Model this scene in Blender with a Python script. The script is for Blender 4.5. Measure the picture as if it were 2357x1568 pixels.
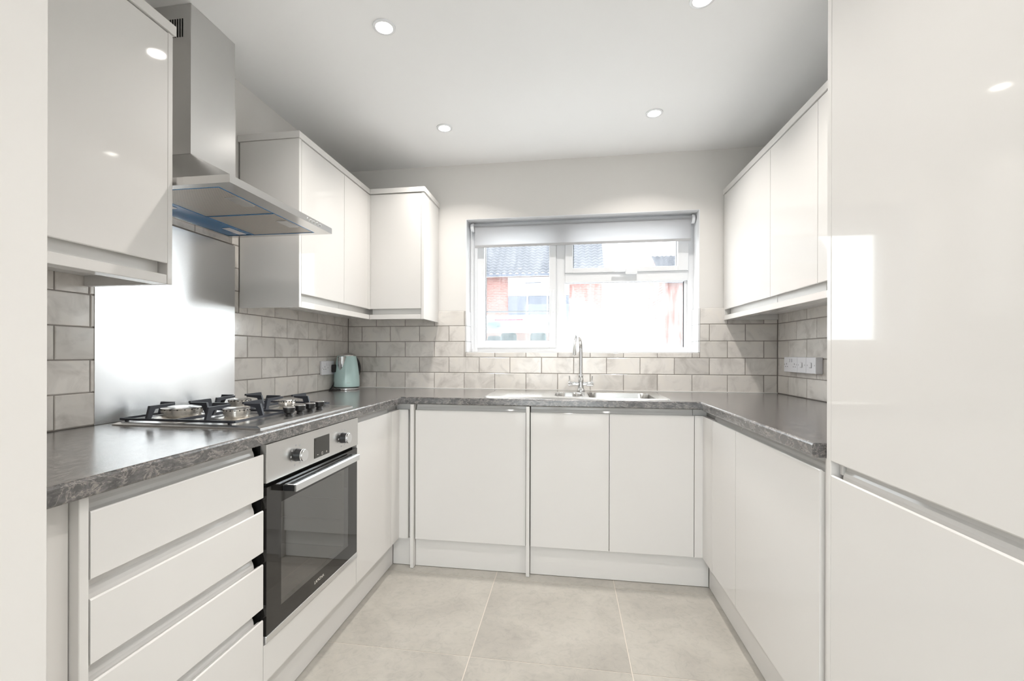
import bpy, bmesh, math, random
from mathutils import Vector, Matrix, Euler
random.seed(7)
S = bpy.context.scene
for o in list(bpy.data.objects): bpy.data.objects.remove(o)
COL = S.collection
PI = math.pi

# ------------------------------------------------------------------ camera
cd = bpy.data.cameras.new('camera'); cam = bpy.data.objects.new('camera', cd); COL.objects.link(cam)
cd.sensor_width = 36.0; cd.lens = 1047.359 * 36.0 / 2357.0
cd.shift_x = 32.4248 / 2357.0; cd.shift_y = 30.8438 / 2357.0
cd.clip_start = 0.05; cd.clip_end = 200
cam.location = (1.4885, -2.9231, 1.1397)
cam.rotation_euler = (Matrix.Rotation(0.1519, 3, 'Z') @ Matrix.Rotation(PI/2, 3, 'X') @ Matrix.Rotation(0.0025, 3, 'Z')).to_euler()
S.camera = cam
# ------------------------------------------------------------------ world: even overcast sky
w = bpy.data.worlds.new('overcast_sky'); S.world = w; w.use_nodes = True
bg = w.node_tree.nodes['Background']; bg.inputs[0].default_value = (0.93, 0.965, 1.0, 1); bg.inputs[1].default_value = 6.6
# ------------------------------------------------------------------ exposure
S.view_settings.view_transform = 'Standard'; S.view_settings.look = 'None'
S.view_settings.gamma = 1.0; S.view_settings.use_curve_mapping = False
S.view_settings.exposure = 0.26
LAMP_W = 4.7            # each recessed spotlight
LAMP_COL = (1.0, 0.955, 0.905)

# ------------------------------------------------------------------ room dimensions (metres)
W, H = 2.727, 2.3815
WT, WB = 0.910, 0.872          # worktop top and underside
XL, YB, XR = 0.6156, -0.607, 2.119
REAR = -4.7

# ------------------------------------------------------------------ mesh helpers
def box(bm, x0, x1, y0, y1, z0, z1):
    v = [bm.verts.new(p) for p in ((x0,y0,z0),(x1,y0,z0),(x1,y1,z0),(x0,y1,z0),(x0,y0,z1),(x1,y0,z1),(x1,y1,z1),(x0,y1,z1))]
    return [bm.faces.new([v[i] for i in f]) for f in ((3,2,1,0),(4,5,6,7),(0,1,5,4),(1,2,6,5),(2,3,7,6),(3,0,4,7))]
def bbox(bm, x0, x1, y0, y1, z0, z1, r=.0015, seg=2):
    t = bmesh.new(); box(t, x0, x1, y0, y1, z0, z1)
    bmesh.ops.bevel(t, geom=list(t.edges), offset=r, segments=seg, affect='EDGES', profile=.5)
    join(bm, t)
def join(bm, t):
    m = bpy.data.meshes.new('tmp'); t.to_mesh(m); t.free(); bm.from_mesh(m); bpy.data.meshes.remove(m)
def prism(bm, poly, f, a, b):
    """extrude closed 2-D polygon; f(u, p, q) -> world, u runs a..b"""
    n = len(poly)
    A = [bm.verts.new(f(a, *p)) for p in poly]; B = [bm.verts.new(f(b, *p)) for p in poly]
    bm.faces.new(A); bm.faces.new(list(reversed(B)))
    for i in range(n): bm.faces.new((A[i], B[i], B[(i+1) % n], A[(i+1) % n]))
def lathe(bm, prof, c=(0,0,0), segs=32, axis='Z'):
    rings = []
    for r, h in prof:
        ring = []
        if r < 1e-6: ring = [None]
        for i in range(segs):
            a = 2*PI*i/segs
            p = (r*math.cos(a), r*math.sin(a), h)
            if axis == 'X': p = (p[2], p[0], p[1])
            elif axis == 'Y': p = (p[0], p[2], p[1])
            if r < 1e-6:
                ring = [bm.verts.new((c[0]+p[0], c[1]+p[1], c[2]+p[2]))]; break
            ring.append(bm.verts.new((c[0]+p[0], c[1]+p[1], c[2]+p[2])))
        rings.append(ring)
    for A, B in zip(rings[:-1], rings[1:]):
        if len(A) == 1 and len(B) == 1: continue
        for i in range(segs):
            j = (i+1) % segs
            if len(A) == 1: bm.faces.new((A[0], B[i], B[j]))
            elif len(B) == 1: bm.faces.new((A[i], A[j], B[0]))
            else: bm.faces.new((A[i], A[j], B[j], B[i]))
def tube(bm, pts, r, segs=10, r2=None, caps=True):
    pts = [Vector(p) for p in pts]; n = len(pts); rings = []
    up = None
    for i, p in enumerate(pts):
        t = (pts[min(i+1, n-1)] - pts[max(i-1, 0)]).normalized()
        if up is None:
            up = Vector((0,0,1)) if abs(t.z) < .9 else Vector((1,0,0))
        a = (up - t*up.dot(t)).normalized(); b = t.cross(a); up = a
        rr = r if r2 is None else r + (r2-r)*i/(n-1)
        rings.append([bm.verts.new(p + a*math.cos(2*PI*k/segs)*rr + b*math.sin(2*PI*k/segs)*rr) for k in range(segs)])
    for A, B in zip(rings[:-1], rings[1:]):
        for k in range(segs): bm.faces.new((A[k], A[(k+1)%segs], B[(k+1)%segs], B[k]))
    if caps: bm.faces.new(list(reversed(rings[0]))); bm.faces.new(rings[-1])
def bar(bm, p, q, w, h):
    """rectangular bar from p to q, w sideways, h up"""
    p, q = Vector(p), Vector(q); t = (q-p).normalized()
    s = t.cross(Vector((0,0,1)))
    s = s.normalized() if s.length > 1e-4 else Vector((1,0,0))
    u = s.cross(t).normalized()
    v = []
    for c in (p, q):
        for a, b in ((-1,-1),(1,-1),(1,1),(-1,1)): v.append(bm.verts.new(c + s*a*w/2 + u*b*h/2))
    for f in ((3,2,1,0),(4,5,6,7),(0,1,5,4),(1,2,6,5),(2,3,7,6),(3,0,4,7)): bm.faces.new([v[i] for i in f])

def base_of(o):
    return Vector(o.get('_base', (0,0,0)))
def obj(name, bm, mat, parent=None, smooth=False, label=None):
    """link bm (world coordinates) as ONE mesh object with its origin at its own centre"""
    bmesh.ops.recalc_face_normals(bm, faces=list(bm.faces))
    me = bpy.data.meshes.new(name); bm.to_mesh(me); bm.free()
    xs = [v.co for v in me.vertices]
    c = Vector([(min(p[i] for p in xs) + max(p[i] for p in xs))/2 for i in range(3)])
    me.transform(Matrix.Translation(-c))
    if smooth:
        for p in me.polygons: p.use_smooth = True
        try: me.set_sharp_from_angle(angle=math.radians(38))
        except Exception: pass
    me.materials.append(mat)
    return place(name, me, c, parent, label)
WORLD = {}
def place(name, me, c, parent=None, label=None, rot=None):
    o = bpy.data.objects.new(name, me); COL.objects.link(o)
    c = Vector(c); WORLD[o.name] = c
    if parent is not None:
        o.parent = parent; o.location = c - WORLD[parent.name]
    else: o.location = c
    if rot: o.rotation_euler = rot
    if label: o['label'] = label
    return o
def thing(name, label, cat, loc, group=None, kind=None):
    o = bpy.data.objects.new(name, None); COL.objects.link(o); o.location = loc; o.empty_display_size = .1
    WORLD[o.name] = Vector(loc)
    if kind: o['kind'] = kind
    o['label'] = label
    if cat: o['category'] = cat
    if group: o['group'] = group
    return o
def tag(o, label, cat=None, group=None, kind=None):
    o['label'] = label
    if cat: o['category'] = cat
    if group: o['group'] = group
    if kind: o['kind'] = kind
    return o
def quick(name, mat, parent, *b, r=.0012):
    bm = bmesh.new()
    if r: bbox(bm, *b, r=r, seg=1)
    else: box(bm, *b)
    return obj(name, bm, mat, parent)

# ------------------------------------------------------------------ materials
def mat(name, col=(.8,.8,.8), rough=.5, metal=0., spec=.5, **kw):
    m = bpy.data.materials.new(name); m.use_nodes = True
    b = m.node_tree.nodes['Principled BSDF']
    b.inputs['Base Color'].default_value = (*col, 1); b.inputs['Roughness'].default_value = rough
    b.inputs['Metallic'].default_value = metal; b.inputs['Specular IOR Level'].default_value = spec
    for k, v in kw.items(): b.inputs[k].default_value = v
    return m
def N(m, t, **kw):
    n = m.node_tree.nodes.new(t)
    for k, v in kw.items():
        if k.startswith('i_'): n.inputs[k[2:].replace('_', ' ')].default_value = v
        else: setattr(n, k, v)
    return n
def L(m, a, b): m.node_tree.links.new(a, b)
def B(m): return m.node_tree.nodes['Principled BSDF']
def coords(m, scale=(1,1,1), kind='Object', rand=False):
    tc = N(m, 'ShaderNodeTexCoord'); mp = N(m, 'ShaderNodeMapping'); mp.inputs['Scale'].default_value = scale
    L(m, tc.outputs[kind], mp.inputs['Vector'])
    if rand:
        oi = N(m, 'ShaderNodeObjectInfo'); mu = N(m, 'ShaderNodeMath', operation='MULTIPLY'); mu.inputs[1].default_value = 37.0
        L(m, oi.outputs['Random'], mu.inputs[0]); cx = N(m, 'ShaderNodeCombineXYZ')
        for i in range(3): L(m, mu.outputs[0], cx.inputs[i])
        L(m, cx.outputs[0], mp.inputs['Location'])
    return mp.outputs[0]
def noise(m, vec, scale, detail=4, rough=.55, dist=0.):
    n = N(m, 'ShaderNodeTexNoise'); n.inputs['Scale'].default_value = scale; n.inputs['Detail'].default_value = detail
    n.inputs['Roughness'].default_value = rough; n.inputs['Distortion'].default_value = dist
    L(m, vec, n.inputs['Vector']); return n.outputs['Fac']
def ramp(m, fac, stops):
    r = N(m, 'ShaderNodeValToRGB'); e = r.color_ramp.elements
    while len(e) < len(stops): e.new(.5)
    for i, (p, c) in enumerate(stops): e[i].position = p; e[i].color = (*c, 1) if len(c) == 3 else c
    L(m, fac, r.inputs[0]); return r.outputs[0]
def mixc(m, fac, a, b, mode='MIX'):
    n = N(m, 'ShaderNodeMix', data_type='RGBA', blend_type=mode)
    for s, v in ((0, fac), (6, a), (7, b)):
        if isinstance(v, (int, float)): n.inputs[s].default_value = v
        elif isinstance(v, tuple): n.inputs[s].default_value = (*v, 1)
        else: L(m, v, n.inputs[s])
    return n.outputs[2]
def bump(m, fac, strength=.2, dist=.01):
    n = N(m, 'ShaderNodeBump'); n.inputs['Strength'].default_value = strength; n.inputs['Distance'].default_value = dist
    L(m, fac, n.inputs['Height']); L(m, n.outputs[0], B(m).inputs['Normal'])

M = {}
M['gloss'] = mat('gloss_white_lacquer', (.745,.73,.71), .05, spec=.24)
M['carcass'] = mat('white_melamine', (.83,.82,.80), .35)
M['upvc'] = mat('white_upvc', (.84,.85,.87), .25)
M['ceiling'] = mat('ceiling_paint', (.93,.93,.93), .7)
m = M['wall'] = mat('warm_grey_emulsion', (.765,.745,.72), .65)
bump(m, noise(m, coords(m, kind='Object'), 90, 3), .05, .002)
m = M['wallwhite'] = mat('white_plaster', (.82,.82,.83), .6)
# worktop laminate: dark slate with fine pale and rusty veins drawn out along each run
def laminate(name, sc):
    m = mat(name, rough=.24, spec=.9, **{'Coat Weight': .6, 'Coat Roughness': .2, 'Coat IOR': 1.6})
    v = coords(m, sc)
    n1 = noise(m, v, 78, 8, .72, .3); n2 = noise(m, v, 34, 7, .68, .7); n3 = noise(m, v, 90, 5, .7, .5)
    c = ramp(m, n1, [(.30,(.030,.030,.031)), (.46,(.068,.066,.066)), (.58,(.12,.115,.112)), (.72,(.23,.205,.195))])
    vein = ramp(m, n2, [(.465,(0,0,0)), (.495,(1,1,1)), (.525,(0,0,0))])
    vm = N(m, 'ShaderNodeMath', operation='MULTIPLY'); L(m, vein, vm.inputs[0]); L(m, n3, vm.inputs[1])
    c = mixc(m, vm.outputs[0], c, (.44,.39,.36))
    L(m, c, B(m).inputs['Base Color'])
    bump(m, n3, .05, .001)
    return m
M['worktop'] = laminate('slate_laminate_side_run', (1, .5, 1)); M['worktop_x'] = laminate('slate_laminate_back_run', (.5, 1, 1))
# glazed wall tile, each tile its own shade
m = M['tile'] = mat('glazed_wall_tile', rough=.14)
v = coords(m, (1,1,1), rand=True)
oi = N(m, 'ShaderNodeObjectInfo')
shade = ramp(m, oi.outputs['Random'], [(0,(.64,.61,.575)), (.35,(.76,.725,.685)), (.7,(.80,.765,.725)), (1,(.70,.67,.63))])
mot = ramp(m, noise(m, v, 9, 4, .6, .8), [(.28,(.74,.73,.72)), (.52,(1,1,1)), (.8,(1.06,1.05,1.02))])
c = mixc(m, 1.0, shade, mot, 'MULTIPLY')
L(m, c, B(m).inputs['Base Color'])
bump(m, noise(m, v, 14, 2, .4), .35, .004)
m = M['grout'] = mat('grey_brown_grout', (.27,.245,.225), .8)
m = M['ftile'] = mat('stone_floor_tile', rough=.34)
v = coords(m, (1,1,1), rand=True)
c = ramp(m, noise(m, v, 3.5, 7, .62, .5), [(.28,(.35,.332,.30)), (.5,(.42,.40,.362)), (.72,(.475,.455,.415))])
c2 = ramp(m, noise(m, v, 26, 6, .7, 1.2), [(.3,(.86,.86,.86)), (.5,(1,1,1)), (.75,(1.05,1.04,1.02))])
L(m, mixc(m, 1.0, c, c2, 'MULTIPLY'), B(m).inputs['Base Color'])
bump(m, noise(m, v, 60, 4), .05, .002)
M['fgrout'] = mat('pale_floor_grout', (.60,.55,.49), .8)
m = M['steel'] = mat('brushed_steel', (.66,.655,.645), .27, 1.0)
bump(m, noise(m, coords(m, (3, 3, 260)), 8, 3), .02, .001)
m = M['steel_plate'] = mat('brushed_steel_splash', (.70,.70,.70), .27, 1.0)
B(m).inputs['Anisotropic'].default_value = .75; B(m).inputs['Anisotropic Rotation'].default_value = .25
M['sinksteel'] = mat('satin_sink_steel', (.60,.595,.58), .26, 1.0)
M['chrome'] = mat('chrome', (.86,.87,.88), .05, 1.0)
M['alu'] = mat('satin_aluminium', (.78,.79,.80), .2, 1.0)
M['iron'] = mat('black_cast_iron', (.028,.032,.042), .42)
M['black'] = mat('black_plastic', (.012,.012,.013), .3)
M['void'] = mat('matt_black', (.006,.006,.006), .9)
M['ovenglass'] = mat('black_oven_glass', (.012,.011,.010), .04, spec=.7)
M['display'] = mat('display_glass', (.035,.034,.030), .08)
M['print'] = mat('white_print', (.75,.72,.66), .5)
M['greyprint'] = mat('grey_print', (.42,.42,.43), .5)
M['enamel'] = mat('grey_oven_enamel', (.30,.285,.27), .3)
M['mint'] = mat('pale_mint_enamel', (.52,.705,.695), .16)
M['socket'] = mat('white_socket_plastic', (.80,.80,.83), .25)
M['film'] = mat('blue_protective_film', (.01,.17,.42), .2)
m = M['filter'] = mat('aluminium_mesh_filter', (.62,.58,.53), .42, .55)
v = coords(m, (1,1,1))
w1 = N(m, 'ShaderNodeTexChecker'); w1.inputs['Scale'].default_value = 330; L(m, v, w1.inputs['Vector'])
L(m, mixc(m, w1.outputs['Fac'], (.66,.62,.57), (.36,.33,.30)), B(m).inputs['Base Color'])
m = M['burner'] = mat('bright_burner_metal', (.74,.71,.66), .25, .9)
# roller blind cloth: lets light through
m = M['blind'] = bpy.data.materials.new('grey_blind_cloth'); m.use_nodes = True
nt = m.node_tree; b = B(m); nt.nodes.remove(b); out = nt.nodes['Material Output']
df = N(m, 'ShaderNodeBsdfDiffuse'); df.inputs[0].default_value = (.56,.56,.57,1)
tr = N(m, 'ShaderNodeBsdfTranslucent'); tr.inputs[0].default_value = (.86,.86,.87,1)
mx = N(m, 'ShaderNodeMixShader'); mx.inputs[0].default_value = .62
L(m, df.outputs[0], mx.inputs[1]); L(m, tr.outputs[0], mx.inputs[2]); L(m, mx.outputs[0], out.inputs[0])
def glass(name, tint, refl, rough=.0, fog=None):
    m = bpy.data.materials.new(name); m.use_nodes = True
    m.node_tree.nodes.remove(B(m)); out = m.node_tree.nodes['Material Output']
    tp = N(m, 'ShaderNodeBsdfTransparent'); tp.inputs[0].default_value = (*tint, 1)
    gl = N(m, 'ShaderNodeBsdfGlossy'); gl.inputs['Roughness'].default_value = rough
    fr = N(m, 'ShaderNodeFresnel'); fr.inputs[0].default_value = refl
    ge = N(m, 'ShaderNodeNewGeometry'); iv = N(m, 'ShaderNodeMath', operation='SUBTRACT'); iv.inputs[0].default_value = 1.0; L(m, ge.outputs['Backfacing'], iv.inputs[1])
    fm = N(m, 'ShaderNodeMath', operation='MULTIPLY'); L(m, fr.outputs[0], fm.inputs[0]); L(m, iv.outputs[0], fm.inputs[1])   # outer face only: no false total reflection inside the thin pane
    mx = N(m, 'ShaderNodeMixShader'); L(m, fm.outputs[0], mx.inputs[0]); L(m, tp.outputs[0], mx.inputs[1]); L(m, gl.outputs[0], mx.inputs[2])
    last = mx.outputs[0]
    if fog:
        lo, hi, sc = fog
        tl = N(m, 'ShaderNodeBsdfTranslucent'); tl.inputs[0].default_value = (.95,.96,.97,1)
        f1 = noise(m, coords(m, sc), 1.0, 5, .65, .6)
        f2 = noise(m, coords(m, (2.2,2.2,2.2)), 1.0, 3, .5)
        mu = N(m, 'ShaderNodeMath', operation='ADD'); L(m, f1, mu.inputs[0]); L(m, f2, mu.inputs[1])
        rg = N(m, 'ShaderNodeMapRange'); rg.inputs[1].default_value = .72; rg.inputs[2].default_value = 1.2
        rg.inputs[3].default_value = lo; rg.inputs[4].default_value = hi; L(m, mu.outputs[0], rg.inputs[0])
        m2 = N(m, 'ShaderNodeMixShader'); L(m, rg.outputs[0], m2.inputs[0]); L(m, last, m2.inputs[1]); L(m, tl.outputs[0], m2.inputs[2])
        last = m2.outputs[0]
    L(m, last, out.inputs[0]); return m
M['pane'] = glass('window_glass', (.97,.985,.98), 1.45, fog=(.006, .05, (30,30,7)))
M['panefog'] = glass('misted_window_glass', (.97,.985,.98), 1.45, fog=(.006, .13, (34,34,5)))
M['clear'] = glass('clear_added_door_glass', (.97,.985,.98), 1.45)
M['carglass'] = glass('car_glass', (.55,.72,.72), 1.5)
M['ovenwin'] = glass('tinted_oven_glass', (.60,.58,.55), 3.2, .02)
m = M['lamp'] = bpy.data.materials.new('lit_lamp_lens'); m.use_nodes = True
m.node_tree.nodes.remove(B(m)); em = N(m, 'ShaderNodeEmission'); em.inputs[0].default_value = (1,.96,.9,1); em.inputs[1].default_value = 25
L(m, em.outputs[0], m.node_tree.nodes['Material Output'].inputs[0])
# outside
m = M['brick'] = mat('red_brickwork', rough=.85)
bt = N(m, 'ShaderNodeTexBrick'); v = coords(m, (1,1,1)); v.node.inputs['Rotation'].default_value = (PI/2,0,0); L(m, v, bt.inputs['Vector'])
for k, v in (('Scale',1.0),('Mortar Size',.008),('Brick Width',.22),('Row Height',.075)): bt.inputs[k].default_value = v
bt.inputs['Color1'].default_value = (.15,.05,.042,1); bt.inputs['Color2'].default_value = (.19,.07,.058,1); bt.inputs['Mortar'].default_value = (.20,.15,.135,1)
L(m, bt.outputs[0], B(m).inputs['Base Color'])
M['rooftile'] = mat('grey_roof_tile', (.075,.08,.095), .8)
M['render'] = mat('white_render', (.85,.85,.85), .8)
M['slate'] = mat('blue_grey_cladding', (.05,.06,.085), .6)
M['tarmac'] = mat('pale_paving', (.66,.65,.63), .9)
M['carpaint'] = mat('white_car_paint', (.82,.83,.84), .12)
M['cartrim'] = mat('dark_car_trim', (.03,.035,.04), .5)
M['red'] = mat('red_lamp_plastic', (.50,.03,.05), .25)
M['bluebin'] = mat('blue_bin_plastic', (.02,.13,.42), .45)
M['fence'] = mat('grey_fence_paint', (.32,.36,.40), .7)

# ================================================================== THE ROOM
WX0, WX1, WZ0, WZ1 = .827, 2.282, 1.151, 2.024           # window opening
bm = bmesh.new()
for b in ((-.1, WX0, 0, .28, -.05, H+.1), (WX1, W+.1, 0, .28, -.05, H+.1), (WX0, WX1, 0, .28, -.05, WZ0), (WX0, WX1, 0, .28, WZ1, H+.1)): box(bm, *b)
wall_back = tag(obj('wall_back', bm, M['wall']), 'warm grey wall with the window, half tiled below', kind='structure')
def wallbox(name, label, mt, *b):
    bm = bmesh.new(); box(bm, *b); return tag(obj(name, bm, mt), label, kind='structure')
wall_left = wallbox('wall_left', 'warm grey wall behind the cooker hood', M['wall'], -.1, 0, REAR, 0, -.05, H+.1)
wall_right = wallbox('wall_right', 'warm grey wall behind the sockets', M['wall'], W, W+.1, REAR, 0, -.05, H+.1)
bm = bmesh.new()
for b in ((-.1, .66, REAR-.1, REAR, -.05, H+.1), (2.06, W+.1, REAR-.1, REAR, -.05, H+.1), (.66, 2.06, REAR-.1, REAR, 2.12, H+.1)): box(bm, *b)
tag(obj('wall_rear', bm, M['wallwhite']), 'plain pale wall behind the camera, opened for added daylight doors', kind='structure')
pd = thing('added_door', 'added white glazed doors, unseen behind the camera, for fill daylight', None, (1.36,REAR-.05,0), kind='structure')  # doors added out of view to let fill daylight into the kitchen
for a, b in ((.662,1.359),(1.361,2.058)):
    bm = bmesh.new()
    for q in ((a,a+.09,REAR-.08,REAR-.03,.003,2.117),(b-.09,b,REAR-.08,REAR-.03,.003,2.117),(a+.09,b-.09,REAR-.08,REAR-.03,.003,.12),(a+.09,b-.09,REAR-.08,REAR-.03,2.02,2.117)): box(bm, *q)
    lf = obj('added_door_leaf', bm, M['upvc'], pd)
    bm = bmesh.new(); box(bm, a+.091, b-.091, REAR-.058, REAR-.052, .121, 2.019); obj('added_door_glass', bm, M['clear'], lf)
wallbox('wall_entrance', 'grey wall end at the left edge beside the worktop', M['wall'], 0, .636, -2.47, -2.291, 0, H)
ceiling = wallbox('ceiling', 'smooth white ceiling with recessed spotlights', M['ceiling'], -.1, W+.1, REAR-.1, .28, H, H+.1)
floor = wallbox('floor', 'large beige stone floor tiles with pale grout', M['fgrout'], -.1, W+.1, REAR-.1, 0, -.06, -.0012)
# floor tiles
FX = [0] + [1.127 + .5925*k for k in range(-1, 3)] + [W]
FX = [x for x in FX if 0 <= x <= W]
FY = [0] + [-.647 - .599*k for k in range(0, 7)] + [REAR]
full = {}
for i in range(len(FX)-1):
    for j in range(len(FY)-1):
        x0, x1, y1, y0 = FX[i], FX[i+1], FY[j], FY[j+1]
        g = .002
        key = (round(x1-x0, 3), round(y1-y0, 3)); cx, cy = (x0+x1)/2, (y0+y1)/2
        if key not in full:
            t = bmesh.new(); a, b = (x1-x0)/2-g, (y1-y0)/2-g
            prism(t, [(-a,-.0062),(a,-.0062),(a,-.0007),(a-.0012,0),(-a+.0012,0),(-a,-.0007)], lambda u,p,q: (p,u,q), -b, b)
            bmesh.ops.recalc_face_normals(t, faces=list(t.faces))
            me = bpy.data.meshes.new('floor_tile'); t.to_mesh(me); t.free(); me.materials.append(M['ftile']); full[key] = me
        place('floor_tile', full[key], (cx, cy, 0), floor)
# wall tiles
TZ = [.9115, 1.0155, 1.118, 1.2205, 1.323, 1.4215, 1.524, 1.6265, 1.729]
tmesh = {}
def tile_mesh(l, h):
    key = (round(l, 3), round(h, 3))
    if key in tmesh: return tmesh[key]
    bm = bmesh.new(); g = .0018; a, b = l/2-g, h/2-g; e = .0022; T = .0085
    P = [(-a,0,-b),(a,0,-b),(a,0,b),(-a,0,b),(-a,-T+.0016,-b),(a,-T+.0016,-b),(a,-T+.0016,b),(-a,-T+.0016,b),(-a+e,-T,-b+e),(a-e,-T,-b+e),(a-e,-T,b-e),(-a+e,-T,b-e)]
    v = [bm.verts.new(p) for p in P]
    for f in ((8,9,10,11),(4,5,9,8),(5,6,10,9),(6,7,11,10),(7,4,8,11),(0,1,5,4),(1,2,6,5),(2,3,7,6),(3,0,4,7)): bm.faces.new([v[i] for i in f])
    bmesh.ops.recalc_face_normals(bm, faces=list(bm.faces))
    me = bpy.data.meshes.new('wall_tile'); bm.to_mesh(me); bm.free(); me.materials.append(M['tile']); tmesh[key] = me
    return me
def tile_run(wall, side, u0, u1, odd, even, rows, holes=(), pitch=.2027):
    for r in rows:
        z0, z1 = TZ[r], TZ[r+1]
        off = odd if r % 2 else even
        k0 = math.floor((u0-off)/pitch)
        js = [u0] + [off+pitch*k for k in range(k0, k0+40) if u0+.012 < off+pitch*k < u1-.012] + [u1]
        for a, b in zip(js[:-1], js[1:]):
            parts = [(a, b, z0, z1)]
            for (ha, hb, hz0, hz1) in holes:
                nxt = []
                for (p, q, s, t) in parts:
                    if q <= ha or p >= hb or t <= hz0 or s >= hz1: nxt.append((p,q,s,t)); continue
                    if p < ha: nxt.append((p, ha, s, t))
                    if q > hb: nxt.append((hb, q, s, t))
                    if s < hz0: nxt.append((max(p,ha), min(q,hb), s, hz0))
                    if t > hz1: nxt.append((max(p,ha), min(q,hb), hz1, t))
                parts = nxt
            for (p, q, s, t) in parts:
                if q-p < .008 or t-s < .008: continue
                me = tile_mesh(q-p, t-s); cu, cz = (p+q)/2, (s+t)/2
                tilt = (random.uniform(-.004,.004), 0, random.uniform(-.003,.003))
                if side == 'back': place('wall_tile', me, (cu, 0, cz), wall, rot=tilt)
                elif side == 'left': place('wall_tile', me, (0, cu, cz), wall, rot=(0, tilt[0], PI/2+tilt[2]))
                else: place('wall_tile', me, (W, cu, cz), wall, rot=(0, tilt[0], -PI/2+tilt[2]))
tile_run(wall_back, 'back', .009, W-.009, .1075, .2105, range(0,5), holes=[(WX0, WX1, WZ0, 3)])
tile_run(wall_left, 'left', -2.29, -.009, -.0835, -.185, range(0,4), holes=[(-1.688, -1.087, .8, 1.62)])
tile_run(wall_left, 'left', -2.29, -1.709, -.0835, -.185, [4])
tile_run(wall_left, 'left', -1.051, -.009, -.0835, -.185, [4])
tile_run(wall_left, 'left', -1.708, -1.053, -.0835, -.185, range(4,8), holes=[(-1.688, -1.087, .8, 1.62)])
tile_run(wall_right, 'right', -1.652, -.009, -.232, -.137, range(0,5))
gm = M['grout']
bm = bmesh.new()
for b in ((.001, WX0-.001, -.0062, -.0002, WT+.001, 1.4205), (WX1+.001, W-.001, -.0062, -.0002, WT+.001, 1.4205), (WX0-.001, WX1+.001, -.0062, -.0002, WT+.001, WZ0-.0005)): box(bm, *b)
obj('grout', bm, gm, wall_back)
bm = bmesh.new(); box(bm, .0002, .0062, -2.29, -.0065, WT+.001, 1.4205); box(bm, .0002, .0062, -1.708, -1.053, 1.4205, 1.728); obj('grout', bm, gm, wall_left)
quick('grout', gm, wall_right, W-.0062, W-.0002, -1.652, -.0065, WT+.001, 1.4205, r=0)
# sealant bead along the worktop
for sx, b in ((wall_back, (.01, W-.01, -.013, -.007, WT+.0005, WT+.005)),): quick('sealant', M['carcass'], sx, *b, r=0)
# tiled window reveal cheeks and painted reveal lining
bm = bmesh.new()
for b in ((WX0, WX1, .0005, .1295, WZ1-.004, WZ1-.0002), (WX0+.0002, WX0+.004, .0005, .1295, 1.4215, WZ1-.004), (WX1-.004, WX1-.0002, .0005, .1295, 1.4215, WZ1-.004), (WX0+.012, WX1-.012, -.0075, .1295, WZ0-.004, WZ0-.0002)): box(bm, *b)
obj('reveal_lining', bm, M['upvc'], wall_back)
for x0, x1 in ((WX0, WX0+.011), (WX1-.011, WX1)):
    for z0, z1 in ((WZ0+.001, 1.2195), (1.2215, 1.322), (1.324, 1.4205)):
        quick('reveal_tile', M['upvc'], wall_back, x0, x1, -.008, .1285, z0, z1, r=.001)

# ================================================================== CABINETS
def fL(u, d, z): return (d, u, z)            # left run, faces +x
def fB(u, d, z): return (u, -d, z)           # back run, faces -y
def fR(u, d, z): return (W-d, u, z)          # right run, faces -x
TH = .019
def front(name, f, u0, u1, z0, z1, d, parent, grip='top', label=None):
    """handleless slab front: the gripping edge is scooped back"""
    e = .0016
    if grip == 'top':
        poly = [(d-TH, z0), (d-e, z0), (d, z0+e), (d, z1-.003), (d-.0012, z1-.0006), (d-.0035, z1), (d-.006, z1-.001), (d-.010, z1-.0045), (d-TH, z1-.008)]
    elif grip == 'bottom':
        poly = [(d-TH, z1), (d-e, z1), (d, z1-e), (d, z0+.003), (d-.0012, z0+.0006), (d-.0035, z0), (d-.006, z0+.001), (d-.010, z0+.0045), (d-TH, z0+.008)]
    else:
        poly = [(d-TH, z0), (d-e, z0), (d, z0+e), (d, z1-e), (d-e, z1), (d-TH, z1)]
    bm = bmesh.new(); prism(bm, poly, f, u0, u1)
    return obj(name, bm, M['gloss'], parent, label=label)
def slab(name, f, u0, u1, d0, d1, z0, z1, parent, mt='gloss', r=.0012, label=None):
    bm = bmesh.new(); t = bmesh.new()
    a, b = f(u0, d0, z0), f(u1, d1, z1)
    lo = [min(a[i], b[i]) for i in range(3)]; hi = [max(a[i], b[i]) for i in range(3)]
    bbox(bm, lo[0], hi[0], lo[1], hi[1], lo[2], hi[2], r=r, seg=1)
    o = obj(name, bm, M[mt], parent)
    if label: o['label'] = label
    return o
def cove(f, u0, u1, z0, z1, d, parent):
    '''hollow grip channel showing between two fronts: z0 = top of the lower front, z1 = bottom of the one above'''
    poly = [(d-.0285, z0-.02), (d-TH-.0006, z0-.02), (d-TH-.0006, z0-.0075), (d-TH-.0014, z0+.001), (d-TH-.004, z0+.009), (d-TH-.0075, z0+.015), (d-TH-.0085, z0+.022), (d-TH-.0085, z1+.012), (d-.0285, z1+.012)]
    bm = bmesh.new(); prism(bm, poly, f, u0, u1); return obj('grip_channel', bm, M['gloss'], parent)
DZ0, DZ1 = .150, .840      # base door bottom / top
FD = .596                   # door face of the left run (from left wall)
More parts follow.
